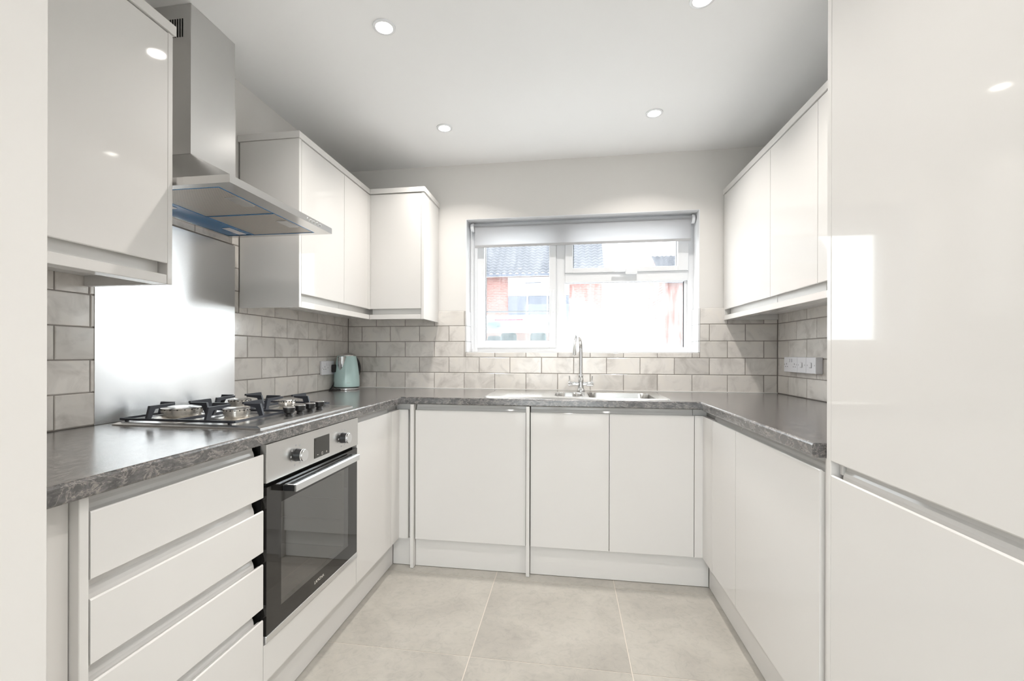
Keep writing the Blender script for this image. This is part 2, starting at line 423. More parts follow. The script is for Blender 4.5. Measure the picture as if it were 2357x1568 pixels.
# ---- drawers
t = thing('drawer_cabinet', 'white gloss base cabinet with four handleless drawers, left of the oven', 'cabinet', (.3,-1.94,0))
slab('carcass', fL, -2.186, -1.706, .01, FD-.030, .149, WB-.001, t, 'carcass')
slab('end_panel', fL, -2.208, -2.190, .01, FD, .002, WB-.001, t)
slab('filler_strip', fL, -2.2895, -2.2095, .53, FD-.021, .002, WB-.001, t)
for z0, z1 in ((.709,.839), (.547,.672), (.380,.512), (.152,.346)):
    front('drawer_front', fL, -2.187, -1.6915, z0, z1, FD, t)
for z0, z1 in ((.839,.8585), (.672,.709), (.512,.547), (.346,.380)): cove(fL, -2.187, -1.7065, z0, z1, FD, t)
# ---- oven housing and corner door
t = thing('oven_cabinet', 'white cabinet panel below the built-in oven', 'cabinet', (.3,-1.39,0))
slab('base_panel', fL, -1.690, -1.0895, .05, FD-.022, .149, .262, t, 'carcass')
front('lower_panel', fL, -1.6895, -1.0905, .152, .2655, FD, t, None)
t = thing('corner_cabinet', 'white gloss base cabinet in the corner right of the oven', 'cabinet', (.3,-.8,0))
slab('carcass', fL, -1.0835, -.562, .05, FD-.030, .149, WB-.001, t, 'carcass')
cove(fL, -1.083, -.702, DZ1, .8585, FD, t)
front('door', fL, -1.0865, -.702, DZ0, DZ1, FD, t)
bm = bmesh.new(); box(bm, FD-TH, FD, -.699, -.587, DZ0, DZ1); box(bm, FD, .646, -.587, -.587+TH, DZ0, DZ1)
obj('corner_post', bm, M['gloss'], t)
slab('recess_filler', fB, .5675, .6615, .45, .560, .149, WB-.001, t)
# ---- back run
DB = .587
t = thing('dishwasher_cabinet', 'white gloss appliance door between two end panels, left of the sink cabinet', 'cabinet', (.98,-.3,0))
for x in (.664, 1.280): slab('end_panel', fB, x, x+.018, .02, .606, .002, WB-.001, t)
slab('carcass', fB, .686, 1.276, .02, DB-.030, .149, WB-.001, t, 'carcass')
cove(fB, .6865, 1.2765, DZ1, .8585, DB, t)
front('door', fB, .6865, 1.2765, DZ0, DZ1, DB, t)
t = thing('sink_cabinet', 'white gloss double-door base cabinet under the sink', 'cabinet', (1.7,-.3,0))
bm = bmesh.new()
for b in ((1.301,2.097,-DB+.030,-DB+.048,.149,WB-.001), (1.301,1.319,-DB+.05,-.02,.149,WB-.001), (2.079,2.097,-DB+.05,-.02,.149,WB-.001), (1.32,2.078,-DB+.05,-.02,.149,.167)): box(bm, *b)
obj('carcass', bm, M['carcass'], t)
cove(fB, 1.302, 2.0965, DZ1, .8585, DB, t); front('door', fB, 1.302, 1.6945, DZ0, DZ1, DB, t); front('door', fB, 1.6975, 2.0985, DZ0, DZ1, DB, t)
# ---- right run
DR = W-2.139
t = thing('corner_cabinet', 'white gloss base cabinet in the corner right of the sink cabinet', 'cabinet', (2.45,-.6,0))
bm = bmesh.new(); box(bm, 2.1015, 2.139, -DB, -DB+TH, DZ0, DZ1); box(bm, 2.139, 2.139+TH, -.738, -DB+TH, DZ0, DZ1)
obj('corner_post', bm, M['gloss'], t)
slab('carcass', fR, -1.022, -.02, .02, DR-.030, .149, WB-.001, t, 'carcass')
slab('recess_filler', fB, 2.0995, 2.165, .45, .560, .149, WB-.001, t)
cove(fR, -1.0215, -.70, DZ1, .8585, DR, t)
front('door', fR, -1.0215, -.7395, DZ0, DZ1, DR, t)
t = thing('base_cabinet', 'white gloss base cabinet beside the tall unit', 'cabinet', (2.45,-1.32,0))
slab('carcass', fR, -1.624, -1.024, .02, DR-.030, .149, WB-.001, t, 'carcass')
cove(fR, -1.6225, -1.0245, DZ1, .8585, DR, t)
front('door', fR, -1.6225, -1.0245, DZ0, DZ1, DR, t)
slab('filler_strip', fR, -1.6525, -1.6255, .30, DR-.012, .002, WB-.001, t)
# ---- tall unit
t = thing('tall_cabinet', 'tall white gloss larder unit filling the right edge', 'cabinet', (2.45,-1.96,0))
slab('end_panel', fR, -1.673, -1.655, .002, DR, .002, 2.132, t)
slab('end_panel', fR, -2.2945, -2.2765, .002, DR, .002, 2.132, t)
slab('carcass', fR, -2.276, -1.6745, .002, DR-.030, .149, 2.132, t, 'carcass')
cove(fR, -2.272, -1.689, DZ1, .873, DR, t)
front('lower_door', fR, -2.272, -1.6755, DZ0, DZ1, DR, t)
front('upper_door', fR, -2.272, -1.6755, .873, 2.128, DR, t, 'bottom')
slab('grip_post', fR, -1.688, -1.6755, DR-.028, DR-.0195, .842, .871, t)
slab('plinth', fR, -2.272, -1.6755, .05, DR-.05, .002, .147, t)
# ---- kickboards
def kick(label, *b):
    bm = bmesh.new(); bbox(bm, *b, r=.001, seg=1); tag(obj('kickboard', bm, M['gloss']), label, 'kickboard', 'white kickboards under the base cabinets')
kick('long white kickboard under the drawers and oven', .540, .5551, -2.1885, -.5705, .002, .147)
kick('short white kickboard in the left floor corner', .5565, .6635, -.5697, -.555, .002, .147)
kick('white kickboard under the appliance door between end panels', .6835, 1.2785, -.5697, -.555, .002, .147)
kick('white kickboard under the sink cabinet', 1.2995, 2.1725, -.5697, -.555, .002, .147)
kick('white kickboard under the right hand base cabinets', 2.174, 2.189, -1.6245, -.5715, .002, .147)

# ---- wall cabinets
CZ0, CZ1 = 1.408, 2.099    # door bottom/top
UD = .304
def wall_unit(name, label, f, ua, ub, doors, d, base, end=None, inner=None):
    t = thing(name, label, 'wall cabinet', base)
    slab('carcass', f, ua, ub, .010, d-.032, 1.3775, 2.1005, t, 'carcass')
    for a, b in doors: front('door', f, a, b, CZ0, CZ1, d, t, 'bottom')
    if end: slab('end_panel', f, end[0], end[1], .010, d, 1.346, 2.1015, t)
    return t
wall_unit('wall_cabinet', 'white gloss wall cabinet left of the cooker hood, nearest the camera', fL, -2.226, -1.727, [(-2.225,-1.7275)], UD, (.15,-1.97,1.346), (-1.7262,-1.709))
wall_unit('wall_cabinet', 'white gloss wall cabinet just right of the cooker hood', fL, -1.034, -.639, [(-1.033,-.6395)], UD, (.15,-.84,1.346), (-1.052,-1.0345))
t = wall_unit('wall_cabinet', 'narrow white gloss wall cabinet in the left corner', fL, -.637, -.012, [(-.6365,-.346)], UD, (.15,-.33,1.346))
bm = bmesh.new(); box(bm, UD-TH, UD, -.3435, -.3205, CZ0, CZ1); box(bm, UD-TH, .3105, -.3205, -.3015, CZ0, CZ1); obj('corner_post', bm, M['gloss'], t)
wall_unit('wall_cabinet', 'cream white wall cabinet on the window wall', fB, .309, .6255, [(.3115,.6265)], .320, (.47,-.16,1.346), (.6275,.6445))
UR = W-2.418
wall_unit('wall_cabinet', 'white gloss wall cabinet on the right, nearest the window', fR, -.640, -.030, [(-.6405,-.0215)], UR, (2.57,-.33,1.346), (-.0205,-.0095))
wall_unit('wall_cabinet', 'white gloss wall cabinet in the middle of the right hand row', fR, -1.046, -.644, [(-1.0465,-.6435)], UR, (2.57,-.845,1.346))
wall_unit('wall_cabinet', 'white gloss wall cabinet half hidden by the tall unit', fR, -1.6525, -1.05, [(-1.6525,-1.0495)], UR, (2.57,-1.35,1.346))
# pelmets (strip below the doors) and cornices (board on top)
def strip(name, label, cat, parts, group):
    bm = bmesh.new()
    for b in parts: bbox(bm, *b, r=.0012, seg=1)
    return tag(obj(name, bm, M['gloss']), label, cat, group)
PZ0, PZ1 = 1.3465, 1.3745
strip('pelmet', 'white strip under the wall cabinet nearest the camera', 'pelmet', [(UD-.05, UD-.001, -2.226, -1.7272, PZ0, PZ1)], 'pelmets below the wall cabinets')
strip('pelmet', 'white strip turning the corner under the left wall cabinets', 'pelmet', [(UD-.05, UD-.001, -1.0335, -.3205, PZ0, PZ1), (UD-.001, .6265, -.319, -.272, PZ0, PZ1)], 'pelmets below the wall cabinets')
strip('pelmet', 'white strip under the right hand wall cabinets', 'pelmet', [(W-UR+.001, W-UR+.05, -1.6525, -.0215, PZ0, PZ1)], 'pelmets below the wall cabinets')
KZ0, KZ1 = 2.1025, 2.1325
strip('cornice', 'white board on top of the wall cabinet nearest the camera', 'cornice', [(.002, UD+.006, -2.226, -1.702, KZ0, KZ1)], 'cornices on top of the wall cabinets')
strip('cornice', 'white board on top of the left corner wall cabinets', 'cornice', [(.002, UD+.004, -1.057, -.002, KZ0, KZ1), (UD+.0045, .6505, -.326, -.002, KZ0, KZ1)], 'cornices on top of the wall cabinets')
strip('cornice', 'white board on top of the right hand wall cabinets', 'cornice', [(W-UR-.004, W-.002, -1.653, -.002, KZ0, KZ1)], 'cornices on top of the wall cabinets')

# ================================================================== WORKTOP
wt = thing('worktop', 'dark slate laminate worktop running round three walls', 'worktop', (1.36,-.3,WB))
SX0, SX1, SY0, SY1 = 1.395, 1.972, -.505, -.125      # sink cut-out
R = .006
edge = [(0, WB), (-R*.3, WB)]
def nose(d):      # cross-section from the wall (q) to the front edge (d), rounded nose
    return [(d-.09, WB), (d-.005, WB), (d-.0015, WB+.0015), (d, WB+.005), (d, WT-R), (d-R*.3, WT-R*.3), (d-R, WT), (d-.09, WT)]
bm = bmesh.new(); prism(bm, nose(XL), fL, -2.2895, YB); box(bm, .002, XL-.09, -2.2895, YB, WB, WT); box(bm, .002, XL, YB, -.002, WB, WT)
obj('worktop_section', bm, M['worktop'], wt)
bm = bmesh.new(); prism(bm, nose(-YB), fB, XL, XR)
for b in ((XL, SX0, YB+.09, -.002, WB, WT), (SX1, XR, YB+.09, -.002, WB, WT), (SX0, SX1, SY1, -.002, WB, WT), (SX0, SX1, YB+.09, SY0, WB, WT)): box(bm, *b)
obj('worktop_section', bm, M['worktop_x'], wt)
bm = bmesh.new(); prism(bm, nose(W-XR), fR, -1.6276, YB); box(bm, XR+.09, W-.002, -1.6535, YB, WB, WT); box(bm, XR, W-.002, YB, -.002, WB, WT)
obj('worktop_section', bm, M['worktop'], wt)

# ================================================================== SINK AND TAP
def smooth(a, b, x):
    t = max(0., min(1., (x-a)/(b-a))); return t*t*(3-2*t)
def rrect(x, y, x0, x1, y0, y1, r):
    cx, cy, hx, hy = (x0+x1)/2, (y0+y1)/2, (x1-x0)/2-r, (y1-y0)/2-r
    dx, dy = abs(x-cx)-hx, abs(y-cy)-hy
    return math.hypot(max(dx,0), max(dy,0)) + min(max(dx,dy), 0) - r
KX0, KX1, KY0, KY1 = 1.048, 2.003, -.548, -.052
def sinkz(x, y):
    e = -rrect(x, y, KX0, KX1, KY0, KY1, .02)           # distance in from the rim
    z = WT + .0005 + .0042*smooth(0, .004, e) - .0022*smooth(.010, .022, e)
    for x0, x1, y0, y1, r, dep in ((1.605, 1.955, -.492, -.140, .055, .155), (1.418, 1.572, -.44, -.170, .06, .11)):
        d = -rrect(x, y, x0, x1, y0, y1, r)
        z -= .003*smooth(-.014, 0, d) + dep*smooth(0, .020, d) + .004*smooth(.02, .12, d)
    if x < 1.41:
        d = -rrect(x, y, 1.095, 1.385, -.505, -.10, .03)
        z -= .0014*smooth(0, .01, d)
        k = (y+.300)/.052
        if abs(k) < 3.3 and d > .01:
            z += .0022*max(0., math.cos((k-round(k))*PI*1.7))*smooth(1.12,1.15,x)*(1-smooth(1.345,1.37,x))
    return z
bm = bmesh.new(); NX, NY = 191, 100; g = []
for i in range(NX+1):
    x = KX0 + (KX1-KX0)*i/NX
    g.append([bm.verts.new((x, KY0+(KY1-KY0)*j/NY, sinkz(x, KY0+(KY1-KY0)*j/NY))) for j in range(NY+1)])
for i in range(NX):
    for j in range(NY): bm.faces.new((g[i][j], g[i+1][j], g[i+1][j+1], g[i][j+1]))
sink = thing('sink', 'stainless steel one and a half bowl sink with ribbed drainer', 'sink', (1.525,-.3,WT))
o = obj('basin_and_drainer', bm, M['sinksteel'], sink, True)
for x, y, z in ((1.78,-.316,.757), (1.495,-.305,.802)):
    bm = bmesh.new(); lathe(bm, [(.0,.001),(.028,.001),(.036,.004),(.040,.002),(.040,-.004),(0,-.004)], (x,y,z), 24); obj('waste_drain', bm, M['chrome'], sink, True)
tx, ty = 1.569, -.088
tap = thing('kitchen_tap', 'chrome swan neck mixer tap behind the sink', 'tap', (tx,ty,WT))
bm = bmesh.new(); lathe(bm, [(0,0),(.027,0),(.027,.005),(.0215,.012),(.0185,.03),(.0185,.036),(.0175,.075),(.0155,.078),(.0155,.098),(.0135,.100),(0,.100)], (tx,ty,WT+.0035), 28)
obj('tap_body', bm, M['chrome'], tap, True)
bm = bmesh.new(); lathe(bm, [(0,-.075),(.0125,-.075),(.0135,-.073),(.0135,-.034),(.0115,-.032),(.0115,.032),(.0135,.034),(.0135,.073),(.0125,.075),(0,.075)], (tx,ty,.957), 24, 'X')
obj('cross_bar', bm, M['chrome'], tap, True)
for s in (-1, 1):
    bm = bmesh.new(); tube(bm, [(tx+s*.066,ty,.966),(tx+s*.067,ty,.985),(tx+s*.069,ty-.004,1.006)], .0036, 10); obj('lever', bm, M['chrome'], tap, True)
pts = [(tx,ty,1.005), (tx,ty,1.17)]
ex, ey = 1.528, -.29          # outlet position
for k in range(1, 15):
    a = PI*k/14*.96
    f = (1-math.cos(a))/2*.985
    pts.append((tx+(ex-tx)*f, ty+(ey-ty)*f, 1.17+.082*math.sin(a)))
pts.append((ex, ey, 1.150)); pts.append((ex-.001, ey-.003, 1.133))
bm = bmesh.new(); tube(bm, pts, .0118, 16); obj('spout', bm, M['chrome'], tap, True)

# ================================================================== HOB
hob = thing('gas_hob', 'stainless steel four burner gas hob with black pan supports', 'hob', (.32,-1.385,WT))
HX0, HX1, HY0, HY1 = .060, .578, -1.682, -1.088
bm = bmesh.new(); z0 = WT+.0006
prof = [(0, z0), (0, z0+.003), (.012, z0+.0085)]
rings = []
for ins, z in prof:
    rings.append([bm.verts.new(p) for p in ((HX0+ins,HY0+ins,z),(HX1-ins*1.6,HY0+ins,z),(HX1-ins*1.6,HY1-ins,z),(HX0+ins,HY1-ins,z))])
for A, Bq in zip(rings[:-1], rings[1:]):
    for i in range(4): bm.faces.new((A[i], A[(i+1)%4], Bq[(i+1)%4], Bq[i]))
bm.faces.new(rings[-1]); bm.faces.new(list(reversed(rings[0])))
obj('steel_plate', bm, M['steel'], hob)
PT = z0+.0085
burners = [((.165,-1.525), .061), ((.375,-1.525), .041), ((.165,-1.245), .041), ((.375,-1.245), .031)]
for (x, y), r in burners:
    bm = bmesh.new(); lathe(bm, [(0,.0),(r+.022,.0005),(r+.010,.004),(r*.9,.008),(r*.9,.013),(r,.014),(r,.0275),(r*.97,.029),(0,.029)], (x,y,PT), 36)
    bo = obj('burner', bm, M['burner'], hob, True)
    bm = bmesh.new(); lathe(bm, [(0,.0292),(r*.99,.0292),(r*1.02,.0305),(r*1.02,.0325),(r*.94,.0348),(0,.036)], (x,y,PT), 36)
    obj('burner_cap', bm, M['steel'], bo, True)
    bm = bmesh.new()
    for k in range(18):
        a = 2*PI*k/18; p = Vector((x+math.cos(a)*(r+.0005), y+math.sin(a)*(r+.0005), PT+.0285)); q = Vector((math.cos(a), math.sin(a), 0))
        bar(bm, p-q*.001, p+q*.0008, .003, .003)
    obj('flame_slots', bm, M['void'], bo)
for ya, yb in ((-1.664,-1.389), (-1.381,-1.106)):
    g = PT+.009
    bm = bmesh.new(); fx0, fx1 = .072, .478
    for p, q in (((fx0,ya),(fx1,ya)), ((fx0,yb),(fx1,yb)), ((fx0,ya),(fx0,yb)), ((fx1,ya),(fx1,yb))): bar(bm, (*p,g), (*q,g), .006, .007)
    bar(bm, ((fx0+fx1)/2,ya,g), ((fx0+fx1)/2,yb,g), .007, .009)
    for px, py in ((fx0+.02,ya+.004),(fx1-.02,ya+.004),(fx0+.02,yb-.004),(fx1-.02,yb-.004)): bar(bm, (px,py,PT+.0005), (px,py,g), .008, .008)
    ym = (ya+yb)/2
    for bx in (.165, .375):
        lo, hi = (fx0, (fx0+fx1)/2) if bx < .27 else ((fx0+fx1)/2, fx1)
        for (sx, sy, ix, iy) in ((bx,ya,bx,ym-.032), (bx,yb,bx,ym+.032), (lo,ym,bx-.032,ym), (hi,ym,bx+.032,ym)):
            s = Vector((sx,sy,g)); i = Vector((ix,iy,0)); d = (Vector((ix,iy,g))-s).normalized()
            top = PT+.051
            # bent flat prong: leg leaning in, then a level blade towards the burner
            n = d.cross(Vector((0,0,1)))*.0042
            prof = [(0,0),(.015,0),(.030,top-g-.012),((Vector((ix,iy,g))-s).length,top-g-.007),((Vector((ix,iy,g))-s).length,top-g),(.012,top-g)]
            A = [bm.verts.new(s+d*p+Vector((0,0,q))-n) for p,q in prof]; Bv = [bm.verts.new(s+d*p+Vector((0,0,q))+n) for p,q in prof]
            bm.faces.new(A); bm.faces.new(list(reversed(Bv)))
            for k in range(len(prof)): bm.faces.new((A[k],Bv[k],Bv[(k+1)%len(prof)],A[(k+1)%len(prof)]))
    obj('pan_support', bm, M['iron'], hob)
for y in (-1.450,-1.384,-1.318,-1.254):
    bm = bmesh.new(); lathe(bm, [(0,0),(.013,0),(.011,.007),(.018,.013),(.0205,.027),(.0200,.0300),(0,.0300)], (.520,y,PT+.0004), 24)
    k = obj('control_knob', bm, M['black'], hob, True)
    bm = bmesh.new(); lathe(bm, [(0,.0301),(.0195,.0301),(.0190,.0318),(0,.0324)], (.520,y,PT+.0004), 24); obj('knob_cap', bm, M['steel'], k, True)

# ================================================================== SPLASHBACK
bm = bmesh.new(); bbox(bm, .0086, .0104, -1.694, -1.081, WT+.0008, 1.6215, r=.0006, seg=1)
tag(obj('splashback', bm, M['steel_plate']), 'brushed stainless steel splashback behind the hob', 'splashback')

# ================================================================== COOKER HOOD
hd = thing('cooker_hood', 'stainless steel chimney cooker hood with blue film edges', 'cooker hood', (.1,-1.385,1.651))
CX0, CX1, CY0, CY1 = .0092, .490, -1.7015, -1.1055
LZ0, LZ1 = 1.651, 1.675
bm = bmesh.new()
lo = [(CX0,CY0),(CX1,CY0),(CX1,CY1),(CX0,CY1)]; up = [(CX0,-1.496),(.168,-1.496),(.168,-1.276),(CX0,-1.276)]
V = [[bm.verts.new((x,y,z)) for x,y in ps] for ps, z in ((lo,LZ0),(lo,LZ1),(up,1.846))]
for A, Bq in zip(V[:-1], V[1:]):
    for i in range(4): bm.faces.new((A[i],A[(i+1)%4],Bq[(i+1)%4],Bq[i]))
bm.faces.new(V[2])
# underside rim, recessed tray
inr = [(.022,CY0+.03),(.428,CY0+.03),(.428,CY1-.03),(.022,CY1-.03)]
I0 = [bm.verts.new((x,y,LZ0)) for x,y in inr]; I1 = [bm.verts.new((x,y,LZ0+.008)) for x,y in inr]
for i in range(4):
    bm.faces.new((V[0][(i+1)%4],V[0][i],I0[i],I0[(i+1)%4])); bm.faces.new((I0[(i+1)%4],I0[i],I1[i],I1[(i+1)%4]))
bm.faces.new(list(reversed(I1)))
obj('canopy', bm, M['steel'], hd)
bm = bmesh.new(); box(bm, CX0, .168, -1.496, -1.276, 1.8465, 2.12); box(bm, CX0, .166, -1.494, -1.278, 2.12, H-.001)
ch = obj('chimney', bm, M['steel'], hd)
for k in range(10):
    x = .132-.0098*k
    quick('vent_slot', M['void'], ch, x-.0024, x+.0024, -1.4948, -1.4935, 2.265, 2.330, r=0)
for ya, yb in ((CY0+.034,-1.4045),(-1.3985,CY1-.034)):
    f = quick('grease_filter', M['filter'], hd, .150, .424, ya, yb, LZ0+.001, LZ0+.0068, r=0)
    bm = bmesh.new(); z0, z1 = LZ0-.0006, LZ0+.0008
    for b in ((.146,.428,ya-.0035,ya,z0,z1),(.146,.428,yb,yb+.0035,z0,z1),(.424,.428,ya,yb,z0,z1),(.143,.150,ya,yb,z0,z1)): box(bm, *b)
    obj('film_edge', bm, M['film'], f)
    ym = (ya+yb)/2
    bm = bmesh.new(); bbox(bm, .372, .415, ym-.045, ym+.045, LZ0-.001, LZ0+.001, r=.0005, seg=1); h = obj('filter_latch', bm, M['steel'], f)
quick('light_panel', M['film'], hd, .024, .143, CY0+.034, CY1-.034, LZ0+.003, LZ0+.0075, r=0)
for ya in (-1.60, -1.25):
    quick('hood_lamp', M['socket'], hd, .085, .120, ya, ya+.10, LZ0+.0005, LZ0+.0028, r=.0004)
for k in range(5):
    y = -1.288+.0225*k
    bm = bmesh.new(); lathe(bm, [(0,0),(.0052,0),(.0052,.0030),(.0045,.0036),(0,.0036)], (CX1,y,LZ0+.012), 16, 'X'); obj('push_button', bm, M['chrome'], hd, True)

# ================================================================== OVEN
ov = thing('built_in_oven', 'stainless and black glass built-in oven below the hob', 'oven', (.3,-1.387,.266))
OY0, OY1 = -1.6855, -1.0885
bm = bmesh.new()   # body shell with an open cavity
for b in ((.04,.579,OY0+.006,OY0+.07,.27,.869),(.04,.579,OY1-.07,OY1-.006,.27,.869),(.04,.579,OY0+.07,OY1-.07,.73,.869),(.04,.579,OY0+.07,OY1-.07,.27,.335),(.04,.16,OY0+.07,OY1-.07,.335,.73)): box(bm, *b)
obj('body', bm, M['void'], ov)
bm = bmesh.new()
for b in ((.165,.168,OY0+.075,OY1-.075,.342,.725),(.168,.578,OY0+.0715,OY0+.0745,.342,.725),(.168,.578,OY1-.0745,OY1-.0715,.342,.725),(.168,.578,OY0+.075,OY1-.075,.337,.340),(.168,.578,OY0+.075,OY1-.075,.7255,.728)): box(bm, *b)
obj('cavity_lining', bm, M['enamel'], ov)
for z in (.64, .545, .455):
    for y in (OY0+.082, OY1-.082):
        bm = bmesh.new(); tube(bm, [(.18,y,z),(.570,y,z)], .003, 8); obj('shelf_rail', bm, M['chrome'], ov, True)
cp = quick('control_panel', M['steel'], ov, .580, .602, OY0, OY1, .750, .8675, r=.0012)
for y in (-1.532, -1.222):
    bm = bmesh.new(); lathe(bm, [(0,0),(.0215,0),(.0205,.004),(.0195,.021),(0,.021)], (.6022,y,.803), 28, 'X'); k = obj('dial', bm, M['black'], ov, True)
    bm = bmesh.new(); lathe(bm, [(0,.0211),(.0200,.0211),(.0205,.023),(.0198,.029),(.0188,.030),(0,.030)], (.6022,y,.803), 28, 'X'); obj('dial_face', bm, M['alu'], k, True)
    for a in (100, 145, 180, 205, 250, 300, 60):
        c, s_ = math.cos(math.radians(a)), math.sin(math.radians(a))
        quick('dial_mark', M['greyprint'], cp, .6021, .6024, y+c*.033-.003, y+c*.033+.003, .803+s_*.033-.003, .803+s_*.033+.003, r=0)
dp = quick('display', M['display'], ov, .6022, .6034, -1.4275, -1.3255, .766, .838, r=.0004)
bm = bmesh.new(); yc = -1.3765
box(bm,.6035,.6037,yc-.034,yc-.026,.7755,.7768); obj('minus_symbol', bm, M['print'], dp); bm = bmesh.new()
box(bm,.6035,.6037,yc+.026,yc+.034,.7755,.7768); box(bm,.6035,.6037,yc+.0294,yc+.0306,.772,.780); obj('plus_symbol', bm, M['print'], dp); bm = bmesh.new()
for b in ((-.004,-.003,.771,.781),(.003,.004,.771,.781),(-.004,.004,.771,.772),(-.004,.004,.780,.781)): box(bm,.6035,.6037,yc+b[0],yc+b[1],b[2],b[3])
obj('clock_symbol', bm, M['print'], dp)
# door
WY0, WY1, GZ0, GZ1 = -1.6115, -1.1685, .349, .674
bm = bmesh.new()
for b in ((.580,.600,OY0+.003,WY0,.293,.737),(.580,.600,WY1,OY1-.003,.293,.737),(.580,.600,WY0,WY1,.293,GZ0),(.580,.600,WY0,WY1,GZ1,.737)): box(bm, *b)
od = obj('oven_door', bm, M['ovenglass'], ov)
quick('door_window', M['ovenwin'], od, .5945, .5998, WY0+.0003, WY1-.0003, GZ0+.0003, GZ1-.0003, r=0)
bm = bmesh.new(); bbox(bm, .580, .6015, OY0+.001, OY1-.001, .2695, .2925, r=.003, seg=2); obj('door_trim', bm, M['alu'], od)
bm = bmesh.new(); bbox(bm, .640, .648, -1.606, -1.166, .7045, .7275, r=.001, seg=1); h = obj('door_handle', bm, M['alu'], od)
bm = bmesh.new(); bbox(bm, .606, .640, -1.606, -1.166, .7235, .7275, r=.0008, seg=1)
obj('handle_top', bm, M['alu'], h)
for y in (-1.606, -1.186):
    quick('handle_bracket', M['black'], h, .6005, .6398, y+.001, y+.019, .7055, .7233, r=.0005)
def text(name, body, size, mt, parent, mtx):
    cu = bpy.data.curves.new('txt', 'FONT'); cu.body = body; cu.size = size; cu.align_x = 'CENTER'; cu.align_y = 'CENTER'; cu.extrude = .00008
    to = bpy.data.objects.new('txt', cu); COL.objects.link(to); bpy.context.view_layer.update()
    me = bpy.data.meshes.new_from_object(to.evaluated_get(bpy.context.evaluated_depsgraph_get()))
    bpy.data.objects.remove(to); bpy.data.curves.remove(cu)
    bm = bmesh.new(); bm.from_mesh(me); bpy.data.meshes.remove(me); bm.transform(mtx)
    return obj(name, bm, mt, parent)
FACEX = Matrix(((0,0,1,0),(1,0,0,0),(0,1,0,0),(0,0,0,1)))          # text reads along +y, faces +x
text('maker_lettering', 'LAMONA', .0155, M['print'], od, Matrix.Translation((.6002,-1.389,.3215)) @ FACEX)

# ================================================================== KETTLE
kx, ky = .094, -.195
kt = thing('electric_kettle', 'pale mint electric kettle in the left worktop corner', 'kettle', (kx,ky,WT))
bm = bmesh.new(); lathe(bm, [(0,0.0005),(.078,.0005),(.080,.003),(.080,.011),(.077,.014),(0,.014)], (kx,ky,WT), 40); obj('power_base', bm, M['alu'], kt, True)
bm = bmesh.new(); lathe(bm, [(0,.0142),(.076,.0142),(.076,.0195),(0,.0195)], (kx,ky,WT), 40); obj('base_ring', bm, M['black'], kt, True)
prof = [(0,.0197),(.079,.0197),(.0805,.023),(.080,.045),(.0775,.085),(.0725,.130),(.0665,.172),(.0605,.203),(.0575,.214),(0,.2145)]
bm = bmesh.new(); lathe(bm, prof, (kx,ky,WT), 48); obj('kettle_body', bm, M['mint'], kt, True)
bm = bmesh.new(); lathe(bm, [(0,.2147),(.056,.2147),(.056,.218),(.050,.226),(.030,.2325),(0,.2345)], (kx,ky,WT), 40); obj('lid', bm, M['steel'], kt, True)
# spout: a tapering lip towards -y
bm = bmesh.new(); rows = []
def rad(h):
    for (r0,h0),(r1,h1) in zip(prof[:-1],prof[1:]):
        if h0 <= h <= h1 and h1 > h0: return r0+(r1-r0)*(h-h0)/(h1-h0)
    return .058
for i in range(9):
    t_ = i/8; h = .128+.083*t_; half = math.radians(3+26*t_**.7)
    row = []
    for k in range(9):
        a = -PI/2 - .10 + half*(k-4)/4; bulge = .002+.016*t_*math.cos((k-4)/4*PI/2)
        r = rad(h)+bulge
        row.append(bm.verts.new((kx+math.cos(a)*r, ky+math.sin(a)*r, WT+h)))
    rows.append(row)
for A, Bq in zip(rows[:-1], rows[1:]):
    for k in range(8): bm.faces.new((A[k],A[k+1],Bq[k+1],Bq[k]))
bmesh.ops.solidify(bm, geom=list(bm.faces), thickness=.0015)
obj('spout', bm, M['chrome'], kt, True)
bm = bmesh.new(); hp = []
for k in range(13):
    t_ = k/12; a = math.radians(66)
    h = .216 - .150*t_; r = rad(h) - .004 + .034*math.sin(PI*min(1,t_*1.02))**.7
    hp.append((kx+math.cos(a)*r, ky+math.sin(a)*r, WT+h))
tube(bm, hp, .0095, 12); obj('handle', bm, M['black'], kt, True)
bm = bmesh.new(); box(bm, -.011, .011, -.0002, .0002, -.0008, .0008); bm.transform(Matrix.Translation((kx+.0455,ky-.0665,WT+.047)) @ Matrix.Rotation(math.radians(34.5),4,'Z')); obj('printed_mark', bm, M['greyprint'], kt)
# plug and lead
bm = bmesh.new(); bbox(bm, .0235, .052, -.262, -.214, 1.022, 1.070, r=.006, seg=2); obj('mains_plug', bm, M['black'], kt, True)
bm = bmesh.new()
pts = [(.040,-.238,1.022),(.042,-.240,1.00),(.038,-.246,.965),(.030,-.262,.930),(.030,-.290,.9155),(.042,-.318,.9150),(.066,-.320,.9150),(.080,-.300,.9150),(.090,-.276,.9150)]
P2 = []
for i in range(len(pts)-1):
    p0, p1, p2, p3 = [Vector(pts[max(0,min(len(pts)-1,i+k))]) for k in (-1,0,1,2)]
    for s in range(6):
        u = s/6; P2.append(.5*((2*p1)+(-p0+p2)*u+(2*p0-5*p1+4*p2-p3)*u*u+(-p0+3*p1-3*p2+p3)*u**3))
P2.append(Vector(pts[-1])); tube(bm, P2, .0036, 8); obj('power_lead', bm, M['black'], kt, True)

